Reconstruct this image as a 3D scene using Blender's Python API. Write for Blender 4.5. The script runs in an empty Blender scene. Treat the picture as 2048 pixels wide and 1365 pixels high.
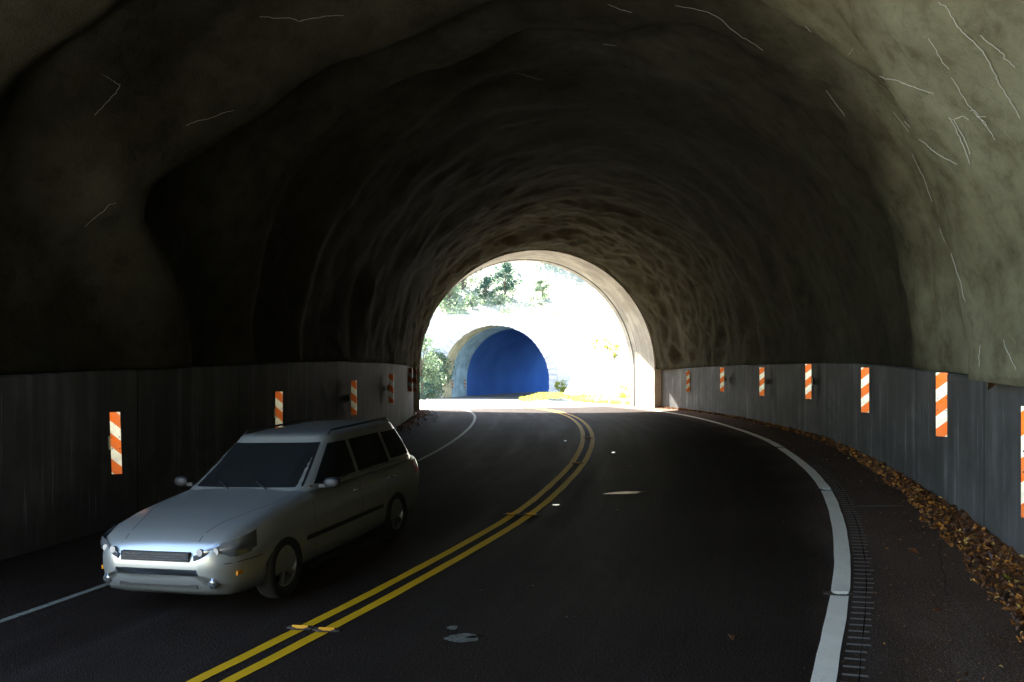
import bpy, bmesh, math, random
from mathutils import Vector, Matrix, noise
random.seed(7)
R_ = math.radians
sc = bpy.context.scene
COL = sc.collection
# ------------------------------------------------------------------ camera, sky, sun, exposure
cam_d = bpy.data.cameras.new("camera"); cam = bpy.data.objects.new("camera", cam_d); COL.objects.link(cam)
cam.location = (0, 0, 0); cam.rotation_euler = (R_(90), 0, 0)
cam_d.sensor_width = 36.0; cam_d.lens = 36.0*1638/2048; cam_d.clip_start = 0.05; cam_d.clip_end = 1500
sc.camera = cam
SUN = Vector((-0.33, 0.70, 0.63)).normalized()
w = bpy.data.worlds.new("World"); sc.world = w; w.use_nodes = True
nt = w.node_tree; bg = nt.nodes.get("Background") or nt.nodes.new("ShaderNodeBackground")
sky = nt.nodes.new("ShaderNodeTexSky"); sky.sky_type = 'NISHITA'; sky.sun_disc = False
sky.sun_elevation = math.asin(SUN.z); sky.sun_rotation = math.atan2(SUN.x, SUN.y)
nt.links.new(sky.outputs[0], bg.inputs[0]); bg.inputs[1].default_value = 0.12
sl = bpy.data.lights.new("sun", 'SUN'); sl.energy = 4.5; sl.angle = R_(0.5); sl.color = (1, .96, .88)
so = bpy.data.objects.new("sun", sl); COL.objects.link(so); so.rotation_euler = SUN.to_track_quat('Z', 'Y').to_euler()
sc.view_settings.view_transform = 'Standard'; sc.view_settings.look = 'None'
sc.view_settings.exposure = 3.85; sc.view_settings.gamma = 1
sc.cycles.use_denoising = True
sc.cycles.max_bounces = 10; sc.cycles.diffuse_bounces = 7; sc.cycles.glossy_bounces = 4
sc.cycles.sample_clamp_indirect = 12

# ------------------------------------------------------------------ road frame
DS = 0.25; S0 = -80.0; S1 = 100.0
def curv(s):                                   # >0 turns left
    if s < 14: return 1/65.7
    if s < 25: return 0
    return -1/74.7
_P = {}
def _build():
    th = 0.0
    x, y, h = 2.2, 29.0, 0.0                    # s=0, heading measured left of +Y
    i = 0; _P[0] = (x, y, h)
    n = int(S1/DS)
    for k in range(n):
        h2 = h + curv((k+.5)*DS)*DS; hm = (h+h2)/2
        x += -math.sin(hm)*DS; y += math.cos(hm)*DS; h = h2; _P[k+1] = (x, y, h)
    x, y, h = 2.2, 29.0, 0.0
    for k in range(int(-S0/DS)):
        h2 = h - curv(-(k+.5)*DS)*DS; hm = (h+h2)/2
        x -= -math.sin(hm)*DS; y -= math.cos(hm)*DS; h = h2; _P[-k-1] = (x, y, h)
_build()
def lerp(a, b, t): return a+(b-a)*t
def tab(T, v):
    if v <= T[0][0]: return T[0][1]
    for (a, x), (b, y) in zip(T, T[1:]):
        if v <= b: return lerp(x, y, (v-a)/(b-a))
    return T[-1][1]
def sm(x): x = max(0, min(1, x)); return x*x*(3-2*x)
ZC = [(-80,-2.6),(-28,-2.62),(-20,-2.64),(-13,-2.63),(-8,-2.68),(-3,-2.79),(2,-2.92),(7,-3.12),(11,-3.33),(14,-3.5),(20,-3.84),(40,-5.0),(56,-5.95),(70,-6.6),(100,-7.5)]
BK = [(-80,.043),(-20,.043),(-8,.037),(-3,.018),(2,.006),(8,0),(99,0)]
SPR = [(-80,2.2),(-10,2.2),(8,1.92),(99,1.92)]
def zc(s): return (tab(ZC, s-1)+tab(ZC, s)+tab(ZC, s+1))/3
def fr(s):
    k = max(S0/DS, min(S1/DS-1, s/DS)); i = math.floor(k); u = k-i
    a = _P[i]; b = _P[min(i+1, int(S1/DS))]
    return lerp(a[0], b[0], u), lerp(a[1], b[1], u), lerp(a[2], b[2], u)
def rp(s, t, z=0, bank=True):                  # road frame -> world
    x, y, h = fr(s)
    return Vector((x+math.cos(h)*t, y+math.sin(h)*t, zc(s)+z+(tab(BK, s)*max(-8, min(8, t)) if bank else 0)))
def head(s): return fr(s)[2]
def inv(x, y):                                 # world -> road frame inside the first tunnel
    dx, dy = x+63.5, y-29; return math.atan2(dy, dx)*65.7, math.hypot(dx, dy)-65.7

# ------------------------------------------------------------------ helpers
def tag(o, label=None, cat=None, group=None, kind=None):
    if label: o['label'] = label
    if cat: o['category'] = cat
    if group: o['group'] = group
    if kind: o['kind'] = kind
    return o
def empty(name, loc=(0,0,0), rz=0, **k):
    o = bpy.data.objects.new(name, None); COL.objects.link(o); o.location = loc; o.rotation_euler = (0,0,rz)
    o.empty_display_size = .2
    return tag(o, **k)
class MB:
    def __init__(s): s.v=[]; s.f=[]; s.m=[]; s.uv=[]; s.mi=0
    def quad(s, a, b, c, d, uv=None):
        n=len(s.v); s.v += [tuple(a),tuple(b),tuple(c),tuple(d)]; s.f.append((n,n+1,n+2,n+3)); s.m.append(s.mi)
        s.uv += list(uv) if uv else [(0,0),(1,0),(1,1),(0,1)]
    def box(s, x0,x1,y0,y1,z0,z1, M=None):
        P=[Vector((x,y,z)) for z in (z0,z1) for y in (y0,y1) for x in (x0,x1)]
        if M: P=[M@p for p in P]
        n=len(s.v); s.v += [tuple(p) for p in P]
        for f in ((0,2,3,1),(4,5,7,6),(0,1,5,4),(2,6,7,3),(0,4,6,2),(1,3,7,5)):
            s.f.append(tuple(n+i for i in f)); s.m.append(s.mi); s.uv += [(0,0)]*4
    def grid(s, G, uvs=None, closed=False, flip=False):
        n=len(s.v); R=len(G); Cn=len(G[0])
        for r in G: s.v += [tuple(p) for p in r]
        for i in range(R-1):
            for j in range(Cn-(0 if closed else 1)):
                j2=(j+1)%Cn
                q=(n+i*Cn+j, n+(i+1)*Cn+j, n+(i+1)*Cn+j2, n+i*Cn+j2)
                if flip: q=q[::-1]
                s.f.append(q); s.m.append(s.mi)
                if uvs:
                    L=[uvs(i,j),uvs(i+1,j),uvs(i+1,j+1),uvs(i,j+1)]
                    s.uv += L[::-1] if flip else L
                else: s.uv += [(0,0)]*4
    def tube(s, pts, rad, n=8, caps=True):
        pts=[Vector(p) for p in pts]; rings=[]
        for i,p in enumerate(pts):
            d=(pts[min(i+1,len(pts)-1)]-pts[max(i-1,0)]).normalized()
            u=d.orthogonal().normalized() if i==0 else (u0-d*u0.dot(d)).normalized()
            u0=u; v=d.cross(u); r=rad[i] if isinstance(rad,(list,tuple)) else rad
            rings.append([p+(u*math.cos(a)+v*math.sin(a))*r for a in [2*math.pi*k/n for k in range(n)]])
        b=len(s.v); s.grid(rings, closed=True)
        if caps:
            s.f.append(tuple(b+i for i in range(n))); s.m.append(s.mi); s.uv += [(0,0)]*n
            e=b+(len(pts)-1)*n; s.f.append(tuple(e+i for i in reversed(range(n)))); s.m.append(s.mi); s.uv += [(0,0)]*n
    def lathe(s, prof, n=32, M=None):           # prof (r, h) about local x axis
        G=[]
        for r,h in prof:
            row=[]
            for k in range(n):
                a=2*math.pi*k/n; p=Vector((r*math.cos(a), h, r*math.sin(a))); row.append(M@p if M else p)
            G.append(row)
        s.grid(G, closed=True)
    def build(s, name, mats, parent=None, smooth=False, loc=None):
        me=bpy.data.meshes.new(name); me.from_pydata(s.v, [], s.f)
        if not isinstance(mats,(list,tuple)): mats=[mats]
        for m in mats: me.materials.append(m)
        me.polygons.foreach_set('material_index', s.m)
        uvl=me.uv_layers.new(name='UVMap'); flat=[c for uv in s.uv for c in uv]; uvl.data.foreach_set('uv', flat)
        if smooth: me.polygons.foreach_set('use_smooth', [True]*len(me.polygons))
        me.update()
        o=bpy.data.objects.new(name, me); COL.objects.link(o)
        if parent: o.parent=parent
        if loc: o.location=loc
        return o
def copy_tree(o, parent=None):
    c=o.copy(); COL.objects.link(c)
    if parent: c.parent=parent
    for ch in o.children: copy_tree(ch, c)
    return c

# ------------------------------------------------------------------ materials
def mat(name, base, rough=.7, metal=0, spec=.5, **kw):
    m=bpy.data.materials.new(name); m.use_nodes=True; b=m.node_tree.nodes['Principled BSDF']
    b.inputs['Base Color'].default_value=(*base,1); b.inputs['Roughness'].default_value=rough
    b.inputs['Metallic'].default_value=metal; b.inputs['Specular IOR Level'].default_value=spec
    for k,v in kw.items(): b.inputs[k.replace('_',' ')].default_value=v
    return m
class NT:
    def __init__(s, m): s.m=m; s.n=m.node_tree.nodes; s.l=m.node_tree.links; s.b=s.n['Principled BSDF']
    def new(s,t,**k):
        x=s.n.new(t)
        for a,v in k.items(): setattr(x,a,v)
        return x
    def link(s,a,b): s.l.new(a,b)
    def coord(s,kind='Object',scale=(1,1,1),rot=(0,0,0)):
        t=s.new('ShaderNodeTexCoord'); mp=s.new('ShaderNodeMapping'); mp.inputs['Scale'].default_value=scale; mp.inputs['Rotation'].default_value=rot
        s.link(t.outputs[kind], mp.inputs[0]); return mp.outputs[0]
    def noise(s,vec,scale,detail=6,rough=.55,dist=0):
        x=s.new('ShaderNodeTexNoise'); x.inputs['Scale'].default_value=scale; x.inputs['Detail'].default_value=detail
        x.inputs['Roughness'].default_value=rough; x.inputs['Distortion'].default_value=dist
        s.link(vec,x.inputs['Vector']); return x.outputs['Fac']
    def ramp(s,fac,stops,interp='LINEAR'):
        x=s.new('ShaderNodeValToRGB'); cr=x.color_ramp; cr.interpolation=interp
        while len(cr.elements)<len(stops): cr.elements.new(.5)
        for e,(p,c) in zip(cr.elements,stops):
            e.position=p; e.color=(*c,1) if len(c)==3 else c
        s.link(fac,x.inputs[0]); return x.outputs[0]
    def mix(s,fac,a,b,mode='MIX'):
        x=s.new('ShaderNodeMix',data_type='RGBA',blend_type=mode)
        for v,i in ((fac,0),(a,6),(b,7)):
            if hasattr(v,'links') or isinstance(v,bpy.types.NodeSocket): s.link(v,x.inputs[i])
            elif i==0: x.inputs[0].default_value=v
            else: x.inputs[i].default_value=(*v,1)
        return x.outputs[2]
    def math(s,op,a,b=None):
        x=s.new('ShaderNodeMath',operation=op)
        for i,v in enumerate((a,b)):
            if v is None: continue
            if isinstance(v,bpy.types.NodeSocket): s.link(v,x.inputs[i])
            else: x.inputs[i].default_value=v
        return x.outputs[0]
    def bump(s,h,strength=.3,dist=.02,prev=None):
        x=s.new('ShaderNodeBump'); x.inputs['Strength'].default_value=strength; x.inputs['Distance'].default_value=dist
        s.link(h,x.inputs['Height'])
        if prev: s.link(prev,x.inputs['Normal'])
        return x.outputs[0]
def g(v): return (v,v,v)
M={}
def matte(m, keep):                            # thin sheen: most of the surface is purely diffuse, a fraction glossy
    n=m.node_tree.nodes; l=m.node_tree.links; b=n['Principled BSDF']; d=n.new('ShaderNodeBsdfDiffuse'); mx=n.new('ShaderNodeMixShader')
    src=b.inputs['Base Color'].links[0].from_socket; l.new(src,d.inputs[0])
    if b.inputs['Normal'].links: l.new(b.inputs['Normal'].links[0].from_socket,d.inputs['Normal'])
    mx.inputs[0].default_value=keep; l.new(d.outputs[0],mx.inputs[1]); l.new(b.outputs[0],mx.inputs[2]); l.new(mx.outputs[0],n['Material Output'].inputs[0])
# shotcrete lining (daylight on the right near the mouth is put into the colour)
LIT_CENTRE=tuple(Vector((5.6,7.8,0.6))-rp(-20,0))
m=mat('shotcrete',(.09,.09,.07),.6); N=NT(m); c=N.coord()
n1=N.noise(c,.35,5,.6); n2=N.noise(c,2.2,9,.7,.15); n3=N.noise(c,30,6,.75)
c1=N.ramp(n1,[(.3,(.032,.028,.018)),(.5,(.052,.048,.032)),(.72,(.078,.075,.054))])
c2=N.ramp(n2,[(.28,(.50,.47,.42)),(.5,(.92,.92,.9)),(.72,(1.15,1.15,1.12))])
cc=N.mix(1.0,c1,c2,'MULTIPLY')
vd=N.new('ShaderNodeVectorMath',operation='DISTANCE'); tcx=N.new('ShaderNodeTexCoord'); N.link(tcx.outputs['Object'],vd.inputs[0]); vd.inputs[1].default_value=LIT_CENTRE
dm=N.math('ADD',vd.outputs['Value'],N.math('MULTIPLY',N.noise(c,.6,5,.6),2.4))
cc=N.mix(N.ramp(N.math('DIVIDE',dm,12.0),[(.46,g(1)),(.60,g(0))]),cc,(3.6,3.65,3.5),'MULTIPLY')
cg=N.coord('Object',(1,1,.35)); st=N.noise(cg,1.3,8,.65,.35)
cc=N.mix(N.ramp(st,[(.56,(0,0,0)),(.72,(.55,.55,.55))]),cc,(.045,.032,.020))
N.link(cc,N.b.inputs['Base Color'])
b1=N.bump(n3,.8,.022); b2=N.bump(n2,.55,.05,b1); N.link(b2,N.b.inputs['Normal'])
N.link(N.ramp(n1,[(.3,g(.55)),(.7,g(.75))]),N.b.inputs['Roughness']); N.b.inputs['Specular IOR Level'].default_value=.012; M['shot']=m
matte(m,.22)
# concrete wall with vertical streaks (uv in metres)
def streak_concrete(name, lo, hi, white=.5):
    m=mat(name,lo,.6,0,.06); N=NT(m); c=N.coord('UV',(1,1,1))
    v1=N.noise(N.coord('UV',(3.2,.25,1)),1.2,6,.6); v2=N.noise(N.coord('UV',(16,.5,1)),1,4,.6); n1=N.noise(c,.8,6,.6,.4)
    n3=N.noise(c,60,3,.7)
    col=N.ramp(v1,[(.28,tuple(x*.78 for x in lo)),(.52,lo),(.78,hi)])
    col=N.mix(N.ramp(v2,[(.62,(0,0,0)),(.74,g(white))]),col,(.55,.58,.60))
    col=N.mix(N.ramp(n1,[(.42,g(.55)),(.62,(0,0,0))]),col,tuple(x*.45 for x in lo))
    # dirty foot of wall and panel joints every 3 m
    sp=N.new('ShaderNodeSeparateXYZ'); N.link(c,sp.inputs[0])
    jf=N.math('PINGPONG',sp.outputs[0],1.6); jm=N.math('LESS_THAN',jf,.012)
    col=N.mix(jm,col,(.02,.02,.02))
    N.link(col,N.b.inputs['Base Color']); N.link(N.bump(n3,.25,.01,N.bump(v1,.25,.03)),N.b.inputs['Normal']); matte(m,.35)
    return m
M['wall']=streak_concrete('streaked_concrete',(.105,.104,.099),(.22,.225,.222))
M['portal']=streak_concrete('pale_concrete',(.42,.39,.33),(.54,.51,.44),.2)
M['tarred']=mat('joint_filler',(.03,.03,.028),.8)
# asphalt
m=mat('asphalt',(.045,.04,.037),.62,0,.07); N=NT(m); c=N.coord('UV')
n1=N.noise(c,.5,6,.6); n2=N.noise(c,55,3,.8); tr=N.noise(N.coord('UV',(.12,2.2,1)),1.2,6,.6); v=N.new('ShaderNodeTexVoronoi'); v.inputs['Scale'].default_value=85; N.link(c,v.inputs['Vector'])
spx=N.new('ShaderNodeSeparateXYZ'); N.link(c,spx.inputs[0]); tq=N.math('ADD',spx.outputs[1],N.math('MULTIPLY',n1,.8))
col=N.ramp(n1,[(.3,(.022,.0145,.0105)),(.7,(.036,.025,.019))])
col=N.mix(N.ramp(tr,[(.52,(0,0,0)),(.75,g(.4))]),col,(.058,.050,.045))
n4=N.noise(c,26,5,.8)
col=N.mix(N.ramp(n2,[(.54,(0,0,0)),(.70,g(.75))]),col,(.13,.11,.095))
col=N.mix(N.ramp(n4,[(.36,g(.6)),(.48,(0,0,0))]),col,(.010,.008,.007))
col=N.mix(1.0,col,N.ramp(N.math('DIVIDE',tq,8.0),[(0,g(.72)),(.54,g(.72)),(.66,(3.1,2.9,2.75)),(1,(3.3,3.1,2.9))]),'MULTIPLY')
N.link(col,N.b.inputs['Base Color']); N.link(N.bump(v.outputs['Distance'],.8,.010,N.bump(n4,.4,.012)),N.b.inputs['Normal'])
N.link(N.ramp(tr,[(.35,g(.52)),(.65,g(.66))]),N.b.inputs['Roughness']); M['asphalt']=m; matte(m,.35)
# paints
def paint(name,colr,wear):
    m=mat(name,colr,.55); N=NT(m); c=N.coord('Object'); n=N.noise(c,28,8,.75); n2=N.noise(c,2.5,5,.6)
    col=N.mix(N.ramp(n2,[(.35,(0,0,0)),(.7,g(.4))]),colr,tuple(x*.68 for x in colr))
    col=N.mix(N.ramp(n,[(wear,(0,0,0)),(wear+.05,g(.85))]),col,(.06,.05,.045))
    N.link(col,N.b.inputs['Base Color']); N.link(N.bump(n,.4,.006),N.b.inputs['Normal']); matte(m,.3); return m
M['white_paint']=paint('white_road_paint',(.88,.80,.66),.62)
M['old_paint']=paint('dirty_road_paint',(.24,.24,.19),.52)
M['yellow_paint']=paint('yellow_road_paint',(.62,.34,.01),.64)
M['lit_groove']=mat('lit_groove_faces',(.19,.17,.15),.8)
M['stain']=mat('dried_silt',(.16,.15,.13),.8)
M['crack']=mat('tar_crack',(.010,.009,.008),1,0,0)
# markers
def stripes(name,sgn):
    m=mat(name,(1,1,1),.32,.8); N=NT(m); c=N.coord('Object'); sp=N.new('ShaderNodeSeparateXYZ'); N.link(c,sp.inputs[0])
    d=N.math('SUBTRACT',.914,sp.outputs[2]); x=N.math('MULTIPLY',sp.outputs[0],.85*sgn)
    wv=N.math('SUBTRACT',d,N.math('ADD',x,.065)); fm=N.math('FLOORED_MODULO',N.math('SUBTRACT',wv,.12),.38)
    isw=N.math('LESS_THAN',fm,.18)
    lines=N.math('LESS_THAN',N.math('PINGPONG',sp.outputs[0],.0155),.0012)
    dn=N.noise(c,7,6,.6)
    col=N.mix(isw,(.66,.115,.006),(.76,.76,.66)); col=N.mix(N.math('MULTIPLY',lines,isw),col,(.45,.45,.38))
    col=N.mix(N.ramp(dn,[(.4,g(.35)),(.6,(0,0,0))]),col,(.22,.17,.10))
    N.link(col,N.b.inputs['Base Color']); return m
M['stripe_r']=stripes('orange_white_sheeting_falling_left',-1)
M['stripe_l']=stripes('orange_white_sheeting_falling_right',1)
M['galv']=mat('galvanised_bracket',(.16,.16,.10),.5,.6)
M['bolt']=mat('dark_bolt',(.03,.03,.03),.4,.8)
M['cast']=mat('iron_casting',(.045,.03,.022),.7,.3)
M['lens_w']=mat('white_reflector',(.8,.8,.74),.2,.4); M['lens_a']=mat('amber_reflector',(.95,.42,.03),.2,.4)
M['vein']=mat('mineral_deposit',(.50,.50,.43),.9,0,0)
M['dark_crack']=mat('open_crack',(.02,.02,.018),.9)
# leaves & vegetation
def leafmat(name,stops,tr=.35):
    m=mat(name,stops[0][1],.6); N=NT(m); gi=N.new('ShaderNodeNewGeometry')
    col=N.ramp(gi.outputs['Random Per Island'],stops); N.link(col,N.b.inputs['Base Color'])
    if tr:
        t=N.new('ShaderNodeBsdfTranslucent'); N.link(col,t.inputs[0]); mx=N.new('ShaderNodeMixShader'); mx.inputs[0].default_value=tr
        N.link(N.b.outputs[0],mx.inputs[1]); N.link(t.outputs[0],mx.inputs[2]); N.link(mx.outputs[0],N.n['Material Output'].inputs[0])
    return m
M['dead']=leafmat('dead_leaves',[(0,(.035,.016,.010)),(.3,(.085,.036,.016)),(.58,(.16,.062,.020)),(.8,(.33,.12,.020)),(.94,(.62,.25,.03)),(1,(.60,.45,.14))],.15)
M['fol_dark']=leafmat('dark_foliage',[(0,(.02,.06,.045)),(.5,(.04,.10,.065)),(1,(.07,.13,.07))])
M['fol_mid']=leafmat('mid_foliage',[(0,(.08,.13,.07)),(.5,(.13,.19,.10)),(1,(.20,.25,.14))])
M['fol_pale']=leafmat('pale_undergrowth',[(0,(.14,.22,.11)),(.5,(.22,.29,.15)),(1,(.32,.36,.20))],.45)
M['fol_lime']=leafmat('lime_foliage',[(0,(.18,.22,.02)),(.5,(.28,.30,.03)),(1,(.36,.34,.05))],.5)
M['grass']=leafmat('grass_blades',[(0,(.14,.19,.03)),(.5,(.24,.27,.04)),(1,(.36,.34,.08))],.5)
M['bark']=mat('bark',(.10,.075,.055),.9); N=NT(M['bark']); N.link(N.bump(N.noise(N.coord('Object',(3,3,.6)),4,6),.8,.05),N.b.inputs['Normal'])
def rocky(name,lo,hi,sc_=.5):
    m=mat(name,lo,.85); N=NT(m); c=N.coord(); n1=N.noise(c,sc_,8,.65,.5); v=N.noise(N.coord('Object',(1,1,3)),.7,6,.6)
    N.link(N.ramp(N.mix(.5,n1,v),[(.35,lo),(.65,hi)]),N.b.inputs['Base Color']); N.link(N.bump(n1,.8,.3),N.b.inputs['Normal']); return m
M['rock']=rocky('cut_rock',(.22,.21,.19),(.36,.345,.32)); M['soil']=rocky('leafy_soil',(.12,.12,.07),(.26,.25,.17)); M['bounce_ground']=rocky('bounce_gravel',(.30,.29,.25),(.45,.43,.38))
# masonry
m=mat('stone_masonry',(.4,.38,.34),.85); N=NT(m); c=N.coord('UV'); br=N.new('ShaderNodeTexBrick'); N.link(c,br.inputs[0])
br.inputs['Scale'].default_value=1; br.inputs['Brick Width'].default_value=.85; br.inputs['Row Height'].default_value=.38; br.inputs['Mortar Size'].default_value=.022
br.inputs['Color1'].default_value=(.56,.55,.52,1); br.inputs['Color2'].default_value=(.66,.65,.62,1); br.inputs['Mortar'].default_value=(.30,.28,.25,1)
N.link(N.mix(N.noise(c,3,6,.6),br.outputs[0],(.68,.67,.64)),N.b.inputs['Base Color']); N.link(N.bump(br.outputs['Fac'],-.7,.05),N.b.inputs['Normal']); M['stone']=m
M['vouss']=rocky('voussoir_stone',(.50,.48,.45),(.66,.65,.62),2)
# far bore: blue skylight and haze painted into the lining colour
m=mat('skylit_blue_lining',(.06,.17,.56),.9,0,0); N=NT(m); N.link(N.ramp(N.noise(N.coord(),.25,3,.5),[(.3,(.045,.125,.38)),(.7,(.065,.165,.48))]),N.b.inputs['Base Color']); M['blue']=m
M['teal']=streak_concrete('blue_green_lining',(.36,.55,.66),(.50,.70,.78),.1)
M['cream']=streak_concrete('cream_lining',(.56,.54,.36),(.66,.64,.46),.1)

# ------------------------------------------------------------------ lining displacement (metres inward)
A_=[(0,-18.3),(13,-18.4),(25,-19.0),(33,-19.5),(44,-19.6),(60,-19.9),(80,-20.5),(100,-21),(130,-21.0),(145,-21.4),(180,-21.6)]
B_=[(0,-16.6),(20,-16.9),(38,-18.3),(48,-18.1),(54,-18.2),(70,-17.1),(90,-16.2),(105,-16.3),(118,-16.5),(126,-16.7),(135,-17.2),(144,-17.9),(152,-18.6),(157,-18.6),(162,-17.9),(170,-17.0),(180,-16.6)]
C_=[(0,-14.4),(22,-14.5),(39,-14.6),(49,-15.2),(59,-15.7),(70,-14.9),(80,-14.2),(95,-14.6),(110,-14),(130,-14.4),(150,-14.9),(165,-14.2),(180,-14)]
D_=[(0,-12.6),(24,-13),(43,-13.1),(60,-12.4),(80,-12.2),(105,-12.5),(130,-12.0),(180,-11.6)]
KA=[(0,.50),(12,.62),(38,.60),(60,.20),(85,.05),(110,.12),(130,.32),(180,.3)]
KB=[(0,.0),(30,.04),(40,.34),(55,.34),(75,.26),(95,.36),(110,.5),(160,.55),(180,.35)]
KC=[(0,.38),(50,.42),(80,.28),(110,.25),(180,.28)]
KD=[(0,.14),(60,.2),(180,.22)]
def saw(u, wd, dr):                            # rise over wd before 0, drop over dr after 0
    if u < -wd or u > dr: return 0
    if u <= 0: return sm((u+wd)/wd)**.8
    return 1-sm(u/dr)
RNG=random.Random(3)
EX=[]; s_=-10.2
while s_ < 9.5:
    EX.append((s_, RNG.uniform(.12,.26), [RNG.uniform(-.5,.5) for _ in range(7)])); s_ += RNG.uniform(1.5,2.4)
PR=[(-24.2,.25,[.1,-.2,.3,0,.2,-.1,.2]),(-27.5,.28,[.1,.2,-.3,0,.2,.3,.2]),(-31,.25,[.3,-.2,.3,.4,-.2,-.1,.2])]
def disp(s, ph):
    d = 0
    for T,K,wd,dr in ((A_,KA,2.6,.6),(B_,KB,2.0,.7),(C_,KC,1.7,.6),(D_,KD,1.4,.8)):
        d = max(d, tab(K,ph)*(1 if T is A_ or T is B_ else .75+.8*noise.noise(Vector((ph*.03,T[0][1],3))))*saw(s-tab(T,ph)-.12*math.sin(ph*.11+T[0][1])-(0 if T is A_ else .3*noise.noise(Vector((ph*.07,T[0][1],0)))), wd, dr))
    for s0,a,wob in EX+PR:
        if abs(s-s0) > 3.2: continue
        k = ph/180*6; i = min(5,max(0,int(k))); wv = lerp(wob[i],wob[i+1],sm(k-i))
        d = max(d, a*max(0,.35+1.1*noise.noise(Vector((ph*.035,s0*3.1,0))))*saw(s-s0-wv-.5*noise.noise(Vector((ph*.06,s0,7))),1.6,1.0))
    p = rp(s, 6*math.cos(R_(ph)), 6*math.sin(R_(ph)), False)
    d += .40*sm((s-6.5)/4)
    d += .16*noise.noise(p*.33)*(1-.8*sm((s-7)/3))+.07*noise.noise(p*.9+Vector((5,1,2)))+.03*noise.noise(p*2.3)
    r = noise.noise(Vector((p.x*.8,p.y*.8,p.z*.8))+Vector((9,9,3))); d += .03*(1-abs(r)*2.5)*sm((s+22)/8)
    k = sm((s+6)/14)
    if k: 
        r2 = noise.noise(p*1.3+Vector((3,7,1))); d += k*(.085*(1-abs(r2)*3)+.05*noise.noise(p*3.1))*(1-.6*sm((s-8.5)/2))
    return d
RL = 6.28
def linp(s, ph, off=0):                        # point on the lining
    a = R_(ph); d = disp(s, ph)+off
    rr = RL-d
    lip = sm((min(ph,180-ph)+0.0)/7)           # bulge tucks back over the wall top
    rr = min(rr, RL-d*(.35+.65*lip))
    return rp(s, rr*math.cos(a), tab(SPR,s)+rr*math.sin(a), False)
SB = -50.0; SL = -24.5; SE = 10.6; SP = 14.0
def warp(s, ph):                               # invented slanted mouth behind the camera, opened left to light the right wall
    if s > -20: return s
    e = lerp(-48, SL, sm((ph-82)/45)); return -20+(s+20)*(e+20)/(SB+20)

# ------------------------------------------------------------------ road, markings
def strip(name, mt, s0, s1, ts, z=0, ds=.5, parent=None, zf=None, smooth=True):
    n=max(2,int((s1-s0)/ds)+1); S=[lerp(s0,s1,i/(n-1)) for i in range(n)]
    G=[]
    for s in S:
        tt=ts(s) if callable(ts) else ts
        G.append([rp(s,t,(zf(s,t) if zf else 0)+z) for t in tt])
    mb=MB(); tt0=ts if not callable(ts) else None
    mb.grid(G, uvs=lambda i,j:(S[min(i,n-1)], (ts(S[min(i,n-1)]) if callable(ts) else ts)[min(j,len(G[0])-1)]), flip=True)
    return mb.build(name, mt, parent, smooth)
road=strip('road',M['asphalt'],-26,13.95,[-6.35,-4,-2,0,2,4,6.35]); tag(road,'dark curved asphalt road running through the tunnel',None,kind='structure')
m=mat('sunlit_asphalt',(.17,.165,.155),.75); N=NT(m); N.link(N.ramp(N.noise(N.coord('UV'),2.5,7,.7),[(.3,(.14,.135,.125)),(.7,(.21,.205,.19))]),N.b.inputs['Base Color']); M['asphalt2']=m  # lighter asphalt outdoors: sun glare put into the colour
road=strip('road',M['asphalt2'],13.95,96,[-6.35,-4,-2,0,2,4,6.35]); tag(road,'pale road between the two tunnels, sun glare put into its colour',None,kind='structure')
road=strip('road',M['asphalt2'],-78,-26,[-6.35,-4,-2,0,2,4,6.35]); tag(road,'pale road behind the camera, lightened to bounce light into the near mouth',None,kind='structure')  # unseen stretch, paler than the tunnel road to throw light inside
WL=[(-60,3.9),(-24,3.85),(-22.2,3.95),(-20.1,4.24),(-18.2,4.43),(-15.5,4.65),(-13.8,4.74),(-9.8,4.76),(0,4.75),(60,4.7)]
YL=[(-60,-.6),(-23.3,-.53),(-22,-.38),(-19.2,-.15),(-16.8,.1),(-12,.2),(60,.2)]
LL=[(-60,-3.72),(-22,-3.68),(-16,-3.6),(60,-3.5)]
def sms(T): return lambda s:(tab(T,s-1.2)+tab(T,s-.6)+tab(T,s)+tab(T,s+.6)+tab(T,s+1.2))/5
wl,yl,ll=sms(WL),sms(YL),sms(LL)
def jit(s,k): return .012*noise.noise(Vector((s*1.7,k,0)))
def line(name,mt,cf,hw,s0=-70,s1=90,lab=None):
    o=strip(name,mt,s0,s1,lambda s:[cf(s)-hw+jit(s,1),cf(s)+hw+jit(s,9)],.005,.3); tag(o,lab,None,kind='structure'); return o
line('edge_line',M['white_paint'],wl,.085,lab='solid white edge line between the right lane and the shoulder')
line('edge_line',M['old_paint'],ll,.05,lab='dirty white edge line along the left lane')
line('centre_line',M['yellow_paint'],lambda s:yl(s)-.13,.06,lab='left stripe of the double yellow centre line')
line('centre_line',M['yellow_paint'],lambda s:yl(s)+.13,.06,lab='right stripe of the double yellow centre line')
line('tar_seam',M['crack'],lambda s:wl(s)+.235,.0035,-28,-8,'thin tar crack through the rumble strip')
# rumble strip: pale bars paint the lit faces of short milled grooves
mb=MB(); s=-27.0
while s<-12:
    c0=wl(s); a=.12; b=.30+random.uniform(-.03,.02)
    P=[rp(s,c0+a,.004),rp(s,c0+b,.004),rp(s+.036,c0+b,.004),rp(s+.036,c0+a,.004)]
    mb.quad(*P); s+=.155
tag(mb.build('rumble_strip',M['lit_groove']),'row of short pale bars, painted lit faces of milled grooves, just outside the white edge line',None,kind='structure')

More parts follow.
